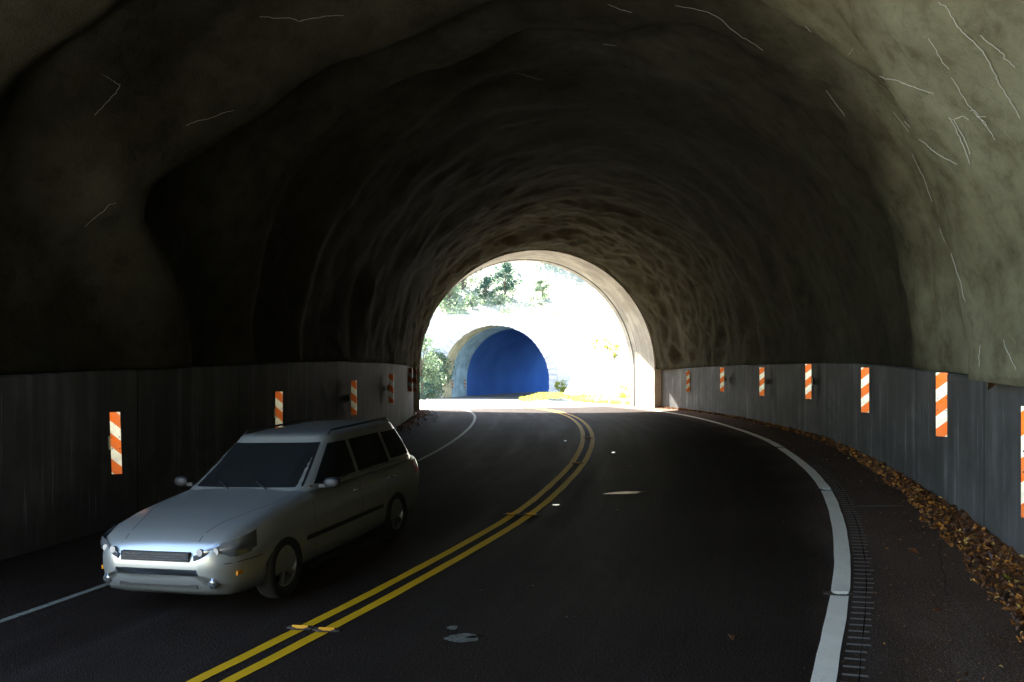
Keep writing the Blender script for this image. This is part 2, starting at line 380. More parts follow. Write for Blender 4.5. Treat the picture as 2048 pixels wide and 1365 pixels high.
# ------------------------------------------------------------------ near tunnel
tun=empty('road_tunnel',rp(-20,0),label='dark road tunnel with lumpy grey lining and smooth concrete lower walls round the camera',cat='tunnel')
tun_inv=Vector(tun.location)
def P_(v): return Vector(v)-tun_inv
def arange(a,b,d):
    n=max(2,int(round((b-a)/d))+1); return [lerp(a,b,i/(n-1)) for i in range(n)]
S=arange(SB,SE,.11); PH=[180*i/150 for i in range(151)]
G=[]
for s in S:
    row=[linp(warp(s,ph),ph) for ph in PH]; s0=s; s=warp(s0,0)
    r0=[rp(s,6.40,tab(SPR,s)-.04,False), rp(s,6.30,tab(SPR,s)-.07,False)]
    s=warp(s0,180)
    r1=[rp(s,-6.30,tab(SPR,s)-.07,False), rp(s,-6.40,tab(SPR,s)-.04,False)]
    G.append([P_(p) for p in r0+row+r1])
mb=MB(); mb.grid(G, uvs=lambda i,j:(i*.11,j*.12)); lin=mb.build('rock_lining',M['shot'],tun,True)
lin['label']='lumpy folded shotcrete vault above the lower walls'
# white mineral seams on the shotcrete: (road distance, angle) along the vault, width in metres
VEINS=[([(-21.06,33.3),(-21.08,32.6),(-21.02,31.3),(-21.0,30.3),(-21.01,28.9),(-20.99,27.7),(-20.9,26.4),(-20.82,25.3),(-20.76,23.9),(-20.71,22.5)],0.014),([(-21.09,29.2),(-21.1,28.4),(-21.11,27.6),(-21.09,26.7),(-21.07,25.7)],0.007),([(-20.74,32.0),(-20.7,30.9),(-20.66,30.3),(-20.61,29.4),(-20.6,29.0)],0.006),([(-20.53,28.4),(-20.49,27.6),(-20.44,26.6),(-20.4,25.9),(-20.39,25.2),(-20.37,24.6),(-20.45,24.1)],0.01),([(-20.36,25.3),(-20.41,25.1),(-20.37,24.5),(-20.39,23.9),(-20.35,22.9),(-20.33,22.1)],0.012),([(-20.08,26.1),(-20.1,25.6),(-20.18,25.5),(-20.23,25.4),(-20.24,24.8)],0.008),([(-20.08,26.1),(-20.06,25.5),(-19.99,24.6),(-19.92,23.3),(-19.84,21.6)],0.026),([(-20.1,25.6),(-20.05,24.9),(-20.0,23.7),(-19.93,22.3)],0.018),([(-20.37,24.6),(-20.37,24.1),(-20.36,23.5)],0.006),([(-19.62,34.0),(-19.69,33.3),(-19.87,32.0),(-19.96,30.8),(-20.05,29.6),(-20.18,28.6)],0.012),([(-19.3,26.6),(-19.4,25.7),(-19.41,24.8),(-19.48,23.9),(-19.55,23.1),(-19.65,22.2)],0.009),([(-16.94,33.7),(-16.92,32.7),(-16.9,31.6),(-16.89,30.7)],0.005),([(-19.34,29.0),(-19.35,28.1)],0.005),([(-16.58,28.5),(-16.5,26.9),(-16.46,25.5),(-16.38,23.6),(-16.4,22.0)],0.006),([(-16.22,18.6),(-16.23,16.8)],0.006),([(-18.41,14.5),(-18.49,13.0),(-18.53,11.2),(-18.49,9.5),(-18.52,8.8)],0.006),([(-18.21,46.6),(-18.16,45.7)],0.006),([(-18.38,40.3),(-18.46,40.2),(-18.57,40.2)],0.005),([(-15.92,67.6),(-16.12,64.7),(-16.25,62.1),(-16.26,59.8),(-16.17,57.9),(-16.09,55.4),(-16.01,53.0)],0.008),([(-13.0,82.1),(-13.01,81.1),(-13.06,79.6)],0.012),([(-15.05,79.2),(-15.09,77.0),(-15.11,75.1)],0.008),([(-18.33,123.9),(-18.12,122.7),(-17.95,121.4),(-17.79,120.7),(-17.71,119.2),(-17.59,117.4),(-17.41,115.4)],0.01),([(-20.04,140.4),(-19.88,140.6),(-19.69,140.9),(-19.62,141.0),(-19.64,142.1),(-19.71,143.7),(-19.81,145.6)],0.008),([(-18.5,141.9),(-18.3,140.3),(-18.1,139.1),(-17.95,137.9),(-17.79,136.8)],0.008),([(-19.28,160.2),(-19.29,158.4),(-19.26,156.2),(-19.17,155.5)],0.004),([(-19.47,1.5),(-19.41,2.4),(-19.34,3.4),(-19.31,4.4)],0.006),([(-18.7,1.5),(-18.69,2.7),(-18.76,3.9)],0.008),([(-15.77,42.9),(-15.65,40.8),(-15.56,38.6)],0.004),([(-11.66,100.2),(-11.33,97.7),(-11.04,95.6)],0.01)]
rv=random.Random(9)
for pts_,w0 in VEINS:
    fine=[]
    for (a,b),(c,d) in zip(pts_,pts_[1:]):
        for k in range(5): fine.append((lerp(a,c,k/5)+rv.gauss(0,.004),lerp(b,d,k/5)+rv.gauss(0,.04)))
    fine.append(pts_[-1]); G=[]; n=len(fine)
    for k,(s,ph) in enumerate(fine):
        p=linp(s,ph,.014); q=linp(*fine[min(k+1,n-1)],.014) if k<n-1 else p+(p-linp(*fine[k-1],.014))
        c=rp(s,0,tab(SPR,s),False); nn=(c-p).normalized(); sd=(q-p).cross(nn).normalized()
        ww=w0*(.55 if fine[0][1]<100 else .38)*(.25+.75*math.sin(math.pi*min(1,(k+.6)/n)))*rv.uniform(.5,1.3)
        G.append([P_(p+sd*ww),P_(p+nn*.004),P_(p-sd*ww)])
    mb=MB(); mb.grid(G); mb.build('mineral_seam',M['vein'],tun,True)
# lower walls (0.3 thick, with a rounded top)
def lower_wall(side,s0,s1,mt,name,t0=6.12,top=0.0):
    S=arange(s0,s1,.4); G=[]
    prof=[(0,-.15),(0,.3),(0,.9),(0,1.4)]
    for s in S:
        zt=tab(SPR,s)-.02+top; b=tab(BK,s)*t0*side
        row=[]
        for dz in (-.15+b,.3+b,.8+b,1.3+b,zt-.03): row.append(rp(s,side*t0,dz,False))
        row.append(rp(s,side*(t0+.03),zt,False)); row.append(rp(s,side*(t0+.42),zt,False)); row.append(rp(s,side*(t0+.42),-.15+b,False))
        G.append([P_(p) for p in row])
    V=[0,.45,.95,1.45,2.1,2.15,2.5,4]
    mb=MB(); mb.grid(G, uvs=lambda i,j:(S[min(i,len(S)-1)]+side*40,V[min(j,7)]), flip=(side>0))
    for k in (0,-1):
        n=len(mb.v); mb.v += [tuple(p) for p in G[k]]; mb.f.append(tuple(range(n,n+8))); mb.m.append(0); mb.uv += [(0,0)]*8
    return mb.build(name,mt,tun,False)
lower_wall(1,SB,SE,M['wall'],'lower_wall')['label']='right lower wall of streaked grey concrete'  # stretch behind the camera added to shade the left wall
lower_wall(-1,SL,SE,M['wall'],'lower_wall')['label']='left lower wall, nearly black'
# smooth portal lining
def arch_profile(R,spr,n=56):
    return [(R*math.cos(math.pi*i/n),spr+R*math.sin(math.pi*i/n)) for i in range(n+1)]
def arch_block(name,s0,s1,Ri,Ro,mt,parent,inv0,spr_f,ds=.4,zb=-.2):
    S=arange(s0,s1,ds); mb=MB(); n=56
    def ring(s,R):
        sp=spr_f(s); pr=[(R,zb),(R,.8)]+arch_profile(R,sp,n)+[(-R,.8),(-R,zb)]
        return [rp(s,t,z,False)-inv0 for t,z in pr]
    Gi=[ring(s,Ri) for s in S]; Go=[ring(s,Ro) for s in S]; L=len(Gi[0])
    dl=[0,1,2]+[2+Ri*math.pi*k/n for k in range(1,n+1)]+[4+Ri*math.pi,5+Ri*math.pi]
    mb.grid(Gi,uvs=lambda i,j:(S[min(i,len(S)-1)],dl[min(j,L-1)]))
    mb.grid(Go,uvs=lambda i,j:(S[min(i,len(S)-1)],dl[min(j,L-1)]),flip=True)
    for k,fl in ((0,True),(-1,False)):
        mb.grid([Gi[k],Go[k]],uvs=lambda i,j:(i*(Ro-Ri),dl[min(j,L-1)]),flip=fl)
    return mb.build(name,mt,parent,False)
spr=lambda s:tab(SPR,s)
arch_block('portal_lining',SE,SP,5.77,6.9,M['portal'],tun,tun_inv,spr)['label']='smooth pale concrete arch at the far mouth of the tunnel'
arch_block('joint_seal',SP-.62,SP-.54,5.745,5.8,M['tarred'],tun,tun_inv,spr,.04)
# masonry faces at both mouths
def face(name,s,dirn,Ri,W,H,parent,inv0,mt,th=.6,notch=0):
    n=48; mb=MB(); 
    def pt(t,z,ds): return rp(s+ds,t,z,False)-inv0
    inner=[(Ri,-.6)]+arch_profile(Ri,spr(s),n)+[(-Ri,-.6)]
    outer=[(W,-.6)]+[(W*max(-1,min(1,1.45*math.cos(math.pi*i/n))), min(H,spr(s)+ (H)*1.6*math.sin(math.pi*i/n))) for i in range(n+1)]+[(-W,-.6)]
    for ds,fl in ((0,dirn>0),(th*dirn,dirn<0)):
        A=[pt(*p,ds) for p in inner]; B=[pt(*p,ds) for p in outer]
        b=len(mb.uv); mb.grid([A,B],flip=fl)
        k=0
        U=inner,outer
        for f in mb.f[-(len(A)-1):]:
            pass
        uv=[]
        for j in range(len(A)-1):
            L=[inner[j],outer[j],outer[j+1],inner[j+1]]
            uv += L[::-1] if fl else L
        mb.uv[b:]=uv
    A=[pt(*p,0) for p in inner]; A2=[pt(*p,th*dirn) for p in inner]; mb.grid([A,A2],flip=dirn<0)
    B=[pt(*p,0) for p in outer]; B2=[pt(*p,th*dirn) for p in outer]; mb.grid([B,B2],flip=dirn>0)
    return mb.build(name,mt,parent,False)
face('portal_face',SP+.01,1,6.0,13,9.6,tun,tun_inv,M['stone'])
# ------------------------------------------------------------------ striped hazard markers
def marker_proto(side):
    e=empty('striped_marker')
    mb=MB(); mb.box(-.076,.076,-.004,.004,0,.914); p=mb.build('panel',M['stripe_r'] if side>0 else M['stripe_l'],e)
    bm=bmesh.new(); bm.from_mesh(p.data); bmesh.ops.bevel(bm,geom=[x for x in bm.edges],offset=.0015,segments=1,affect='EDGES'); bm.to_mesh(p.data); bm.free()
    mb=MB(); o=side
    mb.box(-.11 if o<0 else .066,-.066 if o<0 else .11,.005,.012,.36,.56)       # flange behind the panel edge
    mb.box(min(o*.10,o*.106),max(o*.10,o*.106),.012,.20,.38,.54)                 # leg back to the wall
    mb.box(min(o*.09,o*.17),max(o*.09,o*.17),.20,.208,.38,.54)
    mb.build('bracket',M['galv'],e)
    for x in (-.055,.055):
        for z in (.375,.545):
            b=MB(); b.tube([(x,-.012,z),(x,-.003,z)],[.008,.010],8); b.build('bolt',M['bolt'],e)
    return e
protoR=marker_proto(1); protoL=marker_proto(-1); usedR=usedL=False
def marker(x,y,ztop,side,rz,label,group,tilt=0):
    global usedR,usedL
    if side>0: o=protoR if not usedR else copy_tree(protoR); usedR=True
    else: o=protoL if not usedL else copy_tree(protoL); usedL=True
    o.location=(x,y,ztop-.914); o.rotation_euler=(0,R_(tilt),R_(rz)); tag(o,label,'road marker',group)
    return o
GR='orange and white striped markers along the right tunnel wall'; GL='orange and white striped markers along the left tunnel wall'
RM=[(4.24,6.68,-.534,-38,'brightest striped marker, cut by the right edge of the photo'),
    (6.14,11.70,-.450,-34,'large striped marker on the right wall, first one seen whole from the right'),
    (7.17,16.63,-.538,-30,'medium striped marker on the right wall, third from the right edge'),
    (7.74,21.39,-.600,-26,'striped marker on the right wall, fourth from the right edge'),
    (8.07,26.45,-.856,-22,'striped marker on the right wall, fifth from the right edge'),
    (8.00,31.19,-1.01,-18,'small dim striped marker on the right wall, sixth from the right edge'),
    (7.85,36.52,-1.34,-14,'dull small striped marker where daylight starts on the right wall'),
    (7.19,41.02,-1.52,-42,'edge-on dark striped marker at the inner edge of the bright mouth, right wall'),
    (6.40,44.03,-1.72,-46,'faint striped marker at the outermost corner of the bright mouth')]
for x,y,z,rz,l in RM: marker(x,y,z,1,rz,l,GR)
LM=[(-5.82,12.07,-1.046,2,'largest striped marker on the dark left wall, slightly tilted, beside the silver car'),
    (-4.84,17.01,-1.049,-2,'second striped marker on the left wall, counted from the left edge'),
    (-4.19,21.70,-1.047,-2.5,'third striped marker on the left wall, counted from the left edge'),
    (-3.81,25.81,-1.040,-2.5,'fourth striped marker on the left wall, dimmer and smaller'),
    (-3.88,31.19,-1.009,-2,'fifth striped marker on the left wall, just before the bright mouth'),
    (-3.86,32.55,-1.11,30,'turned striped marker silhouetted against the bright mouth on the left')]
for x,y,z,rz,l in LM: marker(x,y,z,-1,rz,l,GL,-2.0 if y<13 else 0)

# ------------------------------------------------------------------ raised pavement markers
def rpm_proto(kind):
    e=empty('road_reflector')
    mb=MB(); hw=.16 if kind=='w' else .13
    G=[]
    for i in range(9):
        x=lerp(-hw,hw,i/8); k=math.sin(math.pi*i/8)
        hh=.010+.010*(1 if i in (1,2,6,7) else .35); G.append([(x,-.055*(.5+.5*k),0.004),(x,-.03,hh),(x,.03,hh),(x,.055*(.5+.5*k),0.004)])
    mb.grid(G,flip=True); mb.build('iron_housing',M['cast'],e)
    mb=MB(); mb.mi=0; w_=.075
    mb.quad((-w_,-.034,.012),(w_,-.034,.012),(w_,-.012,.034),(-w_,-.012,.034)); mb.quad((-w_,-.012,.034),(w_,-.012,.034),(w_,.02,.012),(-w_,.02,.012))
    mb.build('lens',M['lens_w'] if kind=='w' else M['lens_a'],e)
    return e
rw=rpm_proto('w'); ra=rpm_proto('a')
def place_rpm(pr,first,s,t,label,group):
    o=pr if first else copy_tree(pr); o.location=rp(s,t,.004); o.rotation_euler=(0,0,head(s)+ (R_(12) if s<-18 else R_(8))); tag(o,label,'road reflector',group)
for i,(s,l) in enumerate([(-20.11,'white reflector in a rusty housing set across the near white edge line'),(-14.69,'second white reflector, further along the white edge line'),(-9.3,'far dark reflector on the white edge line')]):
    place_rpm(rw,i==0,s,wl(s),l,'reflectors on the white edge line')
for i,(s,dt,l) in enumerate([(-22.02,-.13,'left amber reflector of the near pair on the double yellow line'),(-22.02,.15,'right amber reflector of the near pair on the double yellow line'),
        (-16.8,-.14,'left amber reflector of the middle pair on the double yellow line'),(-16.8,.16,'right amber reflector of the middle pair on the double yellow line'),
        (-11.4,0,'amber reflector further up the double yellow line'),(-6.1,0,'farthest tiny amber reflector on the double yellow line')]):
    place_rpm(ra,i==0,s,yl(s)+dt,l,'amber reflectors on the centre line')

# ------------------------------------------------------------------ dead leaves
def leaf(mb,p,L,yaw,pitch,roll,curl):
    Mx=Matrix.Translation(p)@Matrix.Rotation(yaw,4,'Z')@Matrix.Rotation(pitch,4,'X')@Matrix.Rotation(roll,4,'Y')
    W=L*.33; n=len(mb.v)
    P=[(0,-L/2,0),(W*.9,-L*.12,curl*L),(W*.7,L*.2,curl*L*.8),(0,L/2,curl*L*.5),(-W*.7,L*.2,curl*L*.8),(-W*.9,-L*.12,curl*L),(0,0,0)]
    mb.v += [tuple(Mx@Vector(q)) for q in P]
    for a,b in ((0,1),(1,2),(2,3),(3,4),(4,5),(5,0)): mb.f.append((n+a,n+b,n+6)); mb.m.append(mb.mi); mb.uv += [(0,0)]*3
rg=random.Random(5)
mb=MB()
# litter heap along the foot of the right wall
def heap_w(s): return tab([(-37,.62),(-22,.66),(-19,.58),(-16,.42),(-12,.27),(-6,.18),(6,.16),(13,.2)],s)*(1+.35*noise.noise(Vector((s*1.1,0,0)))+.2*noise.noise(Vector((s*3.7,4,0))))
S=arange(-36,12,.12); G=[]
for s in S:
    wd=heap_w(s); row=[]
    for k in range(8):
        u=k/7; t=6.12-wd*.8*(1-u); z=.22*wd*u**1.6*(1+.5*noise.noise(Vector((s*4,u*3,0))))-.004; row.append(rp(s,t,z))
    G.append(row)
mb.mi=0; mb.grid(G)
mb.mi=0
for k in range(19000):
    s=-30+42*rg.random()**1.9
    wd=heap_w(s); u=rg.random()
    if rg.random()<.13: t=6.1-wd*.7-rg.expovariate(2.6); z=.006; pt=rg.uniform(-.25,.25)
    else: t=6.1-wd*(1-u)**.8*.95; z=max(.008,.2*wd*max(0,u-.1)**1.3+.02); pt=rg.uniform(-1.1,1.1)
    L=(.02+.075*rg.random()**2)*(.45 if t<6.1-wd else 1)*(1.25 if s>-14 else 1); leaf(mb,rp(s,t,z+rg.uniform(0,.02)),L,rg.uniform(0,6.3),pt,rg.uniform(-.8,.8),rg.uniform(-.1,.35))
tag(mb.build('leaf_litter',M['dead']),'heap of brown and orange dead leaves along the foot of the right wall','leaf litter',kind='stuff')
mb=MB()
for k in range(300):
    s=-27+17*rg.random()**1.3; t=wl(s)+.25+rg.random()**.75*1.5 if rg.random()<.8 else wl(s)-rg.random()*4
    L=rg.uniform(.008,.035); leaf(mb,rp(s,t,.008),L,rg.uniform(0,6.3),rg.uniform(-.3,.3),rg.uniform(-.3,.3),.1)
tag(mb.build('leaf_crumbs',M['dead']),'specks and crumbs of dead leaves scattered over the shoulder and lane','leaf crumbs',kind='stuff')
mb=MB()
for k in range(700):
    s=-4+17.5*rg.random(); t=-6.05+abs(rg.gauss(0,.35)); leaf(mb,rp(s,t,.02),rg.uniform(.05,.13),rg.uniform(0,6.3),rg.uniform(-.8,.8),rg.uniform(-.5,.5),.2)
tag(mb.build('leaf_litter',M['dead']),'thin dark leaf litter along the foot of the left wall','leaf litter',kind='stuff')
for (s,t,L,yaw,l,mt) in [(-21.5,3.28,.085,.4,'curled orange leaf lying alone in the right lane','dead'),(-18.5,5.15,.13,1.2,'long tan leaf on the shoulder above the others','dead'),
        (-20.5,5.0,.10,1.9,'small tan leaf on the shoulder between white line and litter','dead'),(-19.8,5.72,.08,.2,'fresh green leaf on the brown litter heap','fol_lime'),(-21.9,4.95,.07,2.2,'orange leaf on the shoulder nearest the camera','dead')]:
    mb=MB(); leaf(mb,Vector((0,0,.012)),L,0,.2,.35,.35); o=mb.build('fallen_leaf',M[mt],smooth=True)
    zz=0.006 if l[:5]!='fresh' else .13
    o.location=rp(s,t,zz); o.rotation_euler=(0,0,yaw); tag(o,l,'leaf','single fallen leaves')

mb=MB(); leaf(mb,Vector((0,0,0)),.30,0,0,0,.3); o=mb.build('fallen_leaf',mat('brown_leaf',(.16,.09,.04),.7),smooth=True)
o.location=rp(-18.15,6.0,2.20,False); o.rotation_euler=(R_(70),R_(25),R_(20)); tag(o,'large brown leaf stuck on the edge between right wall and rock lining','leaf')
# ------------------------------------------------------------------ road damage and wet spots
def blob(name,s,t,a,b,yaw,mt,z=.006,seed=0,lab=None,kind='structure',cat=None,group=None):
    mb=MB(); n=40; c=rp(s,t,z); h=head(s)+yaw; ring=[]
    for k in range(n):
        q=2*math.pi*k/n; r=1+.35*noise.noise(Vector((math.cos(q)*1.6+seed,math.sin(q)*1.6,seed)))+.15*noise.noise(Vector((math.cos(q)*5+seed,math.sin(q)*5,2)))
        lt=a*math.cos(q)*r; lf=b*math.sin(q)*r
        ct=math.cos(yaw)*lt-math.sin(yaw)*lf; cs=math.sin(yaw)*lt+math.cos(yaw)*lf
        ring.append(rp(s+cs,t+ct,z))
    b0=len(mb.v); mb.v=[tuple(c)]+[tuple(p) for p in ring]
    for k in range(n): mb.f.append((0,1+k,1+(k+1)%n)); mb.m.append(0); mb.uv += [(0,0)]*3
    o=mb.build(name,mt); tag(o,lab,cat,group,kind); return o
patch=mat('worn_patch',(.11,.11,.085),.7); N=NT(patch); N.link(N.ramp(N.noise(N.coord(),30,6,.7),[(.4,(.05,.048,.04)),(.6,(.17,.17,.13))]),N.b.inputs['Base Color'])
blob('worn_patch',-21.93,1.05,.15,.10,.2,patch,.005,1,'pale worn patch in the right lane'); blob('worn_patch',-21.7,.86,.055,.05,.2,patch,.005,4,'small pale scuff beside the worn patch')
blob('pothole',-21.9,1.13,.05,.025,.4,M['crack'],.009,6,'dark chip in the pale worn patch')
blob('pothole',-21.86,1.2,.03,.015,.4,M['crack'],.009,9,'small dark chip in the pale worn patch')
blob('silt_stain',-15.9,5.25,.32,.035,.1,M['stain'],.005,31,'faint pale silt stain across the shoulder')
rc=random.Random(17)
for s0,t0,ds,dt in [(-20.0,5.2,2.2,.35)]:
    G=[]; n=46; tt=t0
    for k in range(n):
        u=k/(n-1); s=s0+ds*u; tt=t0+dt*u+.07*noise.noise(Vector((s*2.3,t0,0)))+.02*noise.noise(Vector((s*11,t0,0))); ww=.0012+.0015*rc.random(); G.append([rp(s,tt-ww,.0035),rp(s,tt+ww,.0035)])
    mb=MB(); mb.grid(G,flip=True); tag(mb.build('road_crack',M['crack']),'hairline crack wandering along the asphalt',None,kind='structure')
wet=mat('puddle_water',(.02,.02,.018),.04,0,.5); wet.node_tree.nodes['Principled BSDF'].inputs['IOR'].default_value=1.33
for i,(s,t,a,b,l) in enumerate([(-14.95,1.42,.36,.10,'long thin wet patch shining yellow green in the right lane'),(-16.0,.45,.06,.05,'small bright wet spot by the yellow line'),
        (-9.6,.9,.04,.05,'tiny wet spot in the middle of the tunnel'),(-6.8,-.4,.04,.06,'tiny far wet spot'),]):
    blob('puddle',s,t,a,b,.25,wet,.007,20+i*3,l,'structure')

# ------------------------------------------------------------------ silver car in the left lane
def build_car(loc,rz):
    car=empty('silver_car',loc,rz,label='silver estate car coming towards the camera in the left lane',cat='car')
    paintm=mat('silver_car_paint',(.42,.435,.41),.32,.6,.5,Coat_Weight=.6,Coat_Roughness=.08)
    glass=mat('dark_car_glass',(.012,.014,.015),.03,0,.5); blk=mat('black_trim',(.015,.015,.015),.5); chrome=mat('chrome',(.75,.75,.77),.12,1)
    rub=mat('tyre_rubber',(.018,.018,.018),.8); alloy=mat('alloy_rim',(.42,.43,.45),.35,.8); lens=mat('headlamp_lens',(.26,.27,.28),.10,.6,.8,Coat_Weight=1)
    red=mat('tail_lamp_red',(.35,.01,.01),.2); lining=mat('wheel_well',(.01,.01,.01),.95); amber=mat('amber_lens',(.7,.25,.02),.2)
    ST=[(2.27,.50,.40,.58),(2.22,.68,.28,.70),(2.10,.80,.21,.79),(1.9,.86,.19,.86),(1.55,.895,.185,.93),(1.1,.90,.18,.985),(.8,.90,.18,1.02),(.2,.90,.18,1.03),(-.8,.90,.18,1.04),(-1.6,.90,.19,1.05),(-2.0,.885,.22,1.05),(-2.2,.85,.28,1.03),(-2.29,.76,.36,.92)]
    def stat(x):
        for a,b in zip(ST,ST[1:]):
            if b[0]<=x<=a[0]:
                u=(a[0]-x)/(a[0]-b[0]); u2=u
                return [lerp(a[i],b[i],u2) for i in (1,2,3)]
        return ST[0][1:] if x>0 else ST[-1][1:]
    def ringp(x):
        w_,zb,zt=stat(x); H=zt-zb
        half=[(0,zb),(.55*w_,zb),(.88*w_,zb+.02),(.96*w_,zb+.10),(.985*w_,zb+.22*H),(.975*w_,zb+.34*H),(1.0*w_,zb+.48*H),(1.0*w_,zb+.62*H),(.985*w_,zb+.76*H),(.955*w_,zb+.88*H),(.90*w_,zb+.965*H),(.80*w_,zt),(.5*w_,zt+.018),(0,zt+.028)]
        return half
    xs=[];x=2.27
    xs=[2.27,2.25,2.22,2.16,2.10]+[2.10-.1*i for i in range(1,42)]+[-2.06,-2.14,-2.2,-2.25,-2.29]; xs=sorted(set(round(v,3) for v in xs),reverse=True)
    G=[]
    for x in xs:
        h=ringp(x); G.append([(x,y,z) for y,z in h]+[(x,-y,z) for y,z in h[-2:0:-1]])
    mb=MB(); mb.grid(G,closed=True,flip=True)
    n=len(G[0]); mb.f.append(tuple(range(n))); mb.m.append(0); mb.uv += [(0,0)]*n
    e=(len(G)-1)*n; mb.f.append(tuple(e+i for i in reversed(range(n)))); mb.m.append(0); mb.uv += [(0,0)]*n
    body=mb.build('body',[paintm,lining],car,True)
    bm=bmesh.new(); bm.from_mesh(body.data); bmesh.ops.recalc_face_normals(bm,faces=bm.faces); bm.to_mesh(body.data); bm.free()
    cut=MB()
    for wx in (1.38,-1.32):
        for sy in (-1,1):
            pr=[(.36,sy*.62),(.36,sy*1.1)]
            b0=len(cut.v); nn=36
            for r,yy in pr:
                for k in range(nn):
                    a=2*math.pi*k/nn; cut.v.append((wx+r*math.cos(a),yy,.325+r*math.sin(a)))
            for k in range(nn): cut.f.append((b0+k,b0+(k+1)%nn,b0+nn+(k+1)%nn,b0+nn+k)); cut.m.append(0); cut.uv += [(0,0)]*4
            cut.f.append(tuple(b0+k for k in range(nn))); cut.f.append(tuple(b0+nn+k for k in reversed(range(nn)))); cut.m += [0,0]; cut.uv += [(0,0)]*(2*nn)
    cut.m=[1]*len(cut.m); co=cut.build('cutter',[paintm,lining])
    bm=bmesh.new(); bm.from_mesh(co.data); bmesh.ops.recalc_face_normals(bm,faces=bm.faces); bm.to_mesh(co.data); bm.free()
    md=body.modifiers.new('arches','BOOLEAN'); md.object=co; md.operation='DIFFERENCE'; md.solver='EXACT'
    dg=bpy.context.evaluated_depsgraph_get(); dg.update()
    me=bpy.data.meshes.new_from_object(body.evaluated_get(dg)); body.modifiers.clear(); body.data=me
    bpy.data.objects.remove(co)
    # greenhouse
    def gh(z):
        u=(z-1.0)/.57
        return (lerp(.92,.02,u**.95), lerp(-2.20,-1.88,u**1.4), lerp(.865,.655,u**1.1))
    def gp(z,q,off=0):
        xf,xr,w_=gh(z); cx=(xf+xr)/2; hx=(xf-xr)/2+off; w_+=off; nn=7
        c,s=math.cos(q),math.sin(q)
        return (cx+hx*math.copysign(abs(c)**(2/nn),c), w_*math.copysign(abs(s)**(2/nn),s), z)
    zs=[1.0,1.08,1.16,1.24,1.32,1.40,1.46,1.51]; Q=[2*math.pi*k/96 for k in range(96)]
    G=[[gp(z,q) for q in Q] for z in zs]
    cxr=(gh(1.51)[0]+gh(1.51)[1])/2
    for k_,(sc1,z) in enumerate(((.985,1.535),(.94,1.56),(.8,1.582),(.5,1.597),(.02,1.603))):
        G.append([((p[0]-cxr)*sc1+cxr,p[1]*sc1,z) for p in G[7]])
    mb=MB(); mb.grid(G,closed=True,flip=True); cab=mb.build('cabin',paintm,car,True)
    bm=bmesh.new(); bm.from_mesh(cab.data); bmesh.ops.recalc_face_normals(bm,faces=bm.faces); bm.to_mesh(cab.data); bm.free()
    def sidepatch(u0a,u0b,u1a,u1b,z0,z1,sgn,name,mt,off=.006):
        G=[]
        for i in range(9):
            v=i/8; z=lerp(z0,z1,v); xf,xr,w_=gh(z); cx=(xf+xr)/2; hx=(xf-xr)/2; row=[]
            for j in range(13):
                u=j/12; x=lerp(lerp(u0a,u0b,v),lerp(u1a,u1b,v),u); xn=max(-.995,min(.995,(x-cx)/hx)); y=(w_+off)*(1-abs(xn)**7)**(1/7); row.append((x,sgn*y,z))
            G.append(row)
        mb=MB(); mb.grid(G,flip=sgn<0); return mb.build(name,mt,car,True)
    def endpatch(front,v0,v1,z0,z1,name):
        G=[]
        for i in range(9):
            z=lerp(z0,z1,i/8); xf,xr,w_=gh(z); cx=(xf+xr)/2; hx=(xf-xr)/2+.006; row=[]
            for j in range(17):
                v=lerp(v0,v1,j/16); x=cx+(hx if front else -hx)*(1-abs(v)**7)**(1/7); row.append((x,w_*v,z))
            G.append(row)
        mb=MB(); mb.grid(G,flip=not front); return mb.build(name,glass,car,True)
    for sg in (-1,1):
        sidepatch(.62,.05,-.28,-.30,1.06,1.46,sg,'side_window',glass)
        sidepatch(-.36,-.38,-1.22,-1.20,1.06,1.46,sg,'side_window',glass)
        sidepatch(-1.30,-1.28,-1.98,-1.78,1.09,1.45,sg,'side_window',glass)
        sidepatch(.70,.69,-2.05,-2.04,1.035,1.052,sg,'window_trim',chrome,.01)
        # roof rail, mirror, handles, sill
        mb=MB(); mb.tube([(-.05,sg*.60,1.545),(-.15,sg*.60,1.60),(-1.7,sg*.585,1.61),(-1.82,sg*.585,1.55)],.014,8); mb.build('roof_rail',blk,car,True)
        mb=MB(); G=[]
        for i in range(11):
            a=math.pi*i/10; r=.5+.5*math.sin(a)**.6 if 0<i<10 else .5
            y=sg*(.93+.185*i/10); G.append([(.60+.055*r*math.copysign(abs(math.cos(q))**.6,math.cos(q)),y,1.075+.062*r*math.copysign(abs(math.sin(q))**.6,math.sin(q))) for q in [2*math.pi*k/16 for k in range(16)]])
        mb.grid(G,closed=True,flip=sg>0)
        for gg in (G[0],G[-1]):
            n0=len(mb.v); mb.v += gg; mb.f.append(tuple(range(n0,n0+16))); mb.m.append(0); mb.uv += [(0,0)]*16
        dm=mb.build('door_mirror',blk,car,True)
        mb=MB(); mb.box(.575,.625,min(sg*.86,sg*.94),max(sg*.86,sg*.94),1.02,1.06); mb.build('mirror_arm',blk,dm)
        for hx in (-.12,-1.05):
            mb=MB(); mb.tube([(hx,sg*.893,.86),(hx-.03,sg*.925,.865),(hx-.17,sg*.925,.865),(hx-.2,sg*.893,.86)],.012,8); mb.build('door_handle',chrome,car,True)
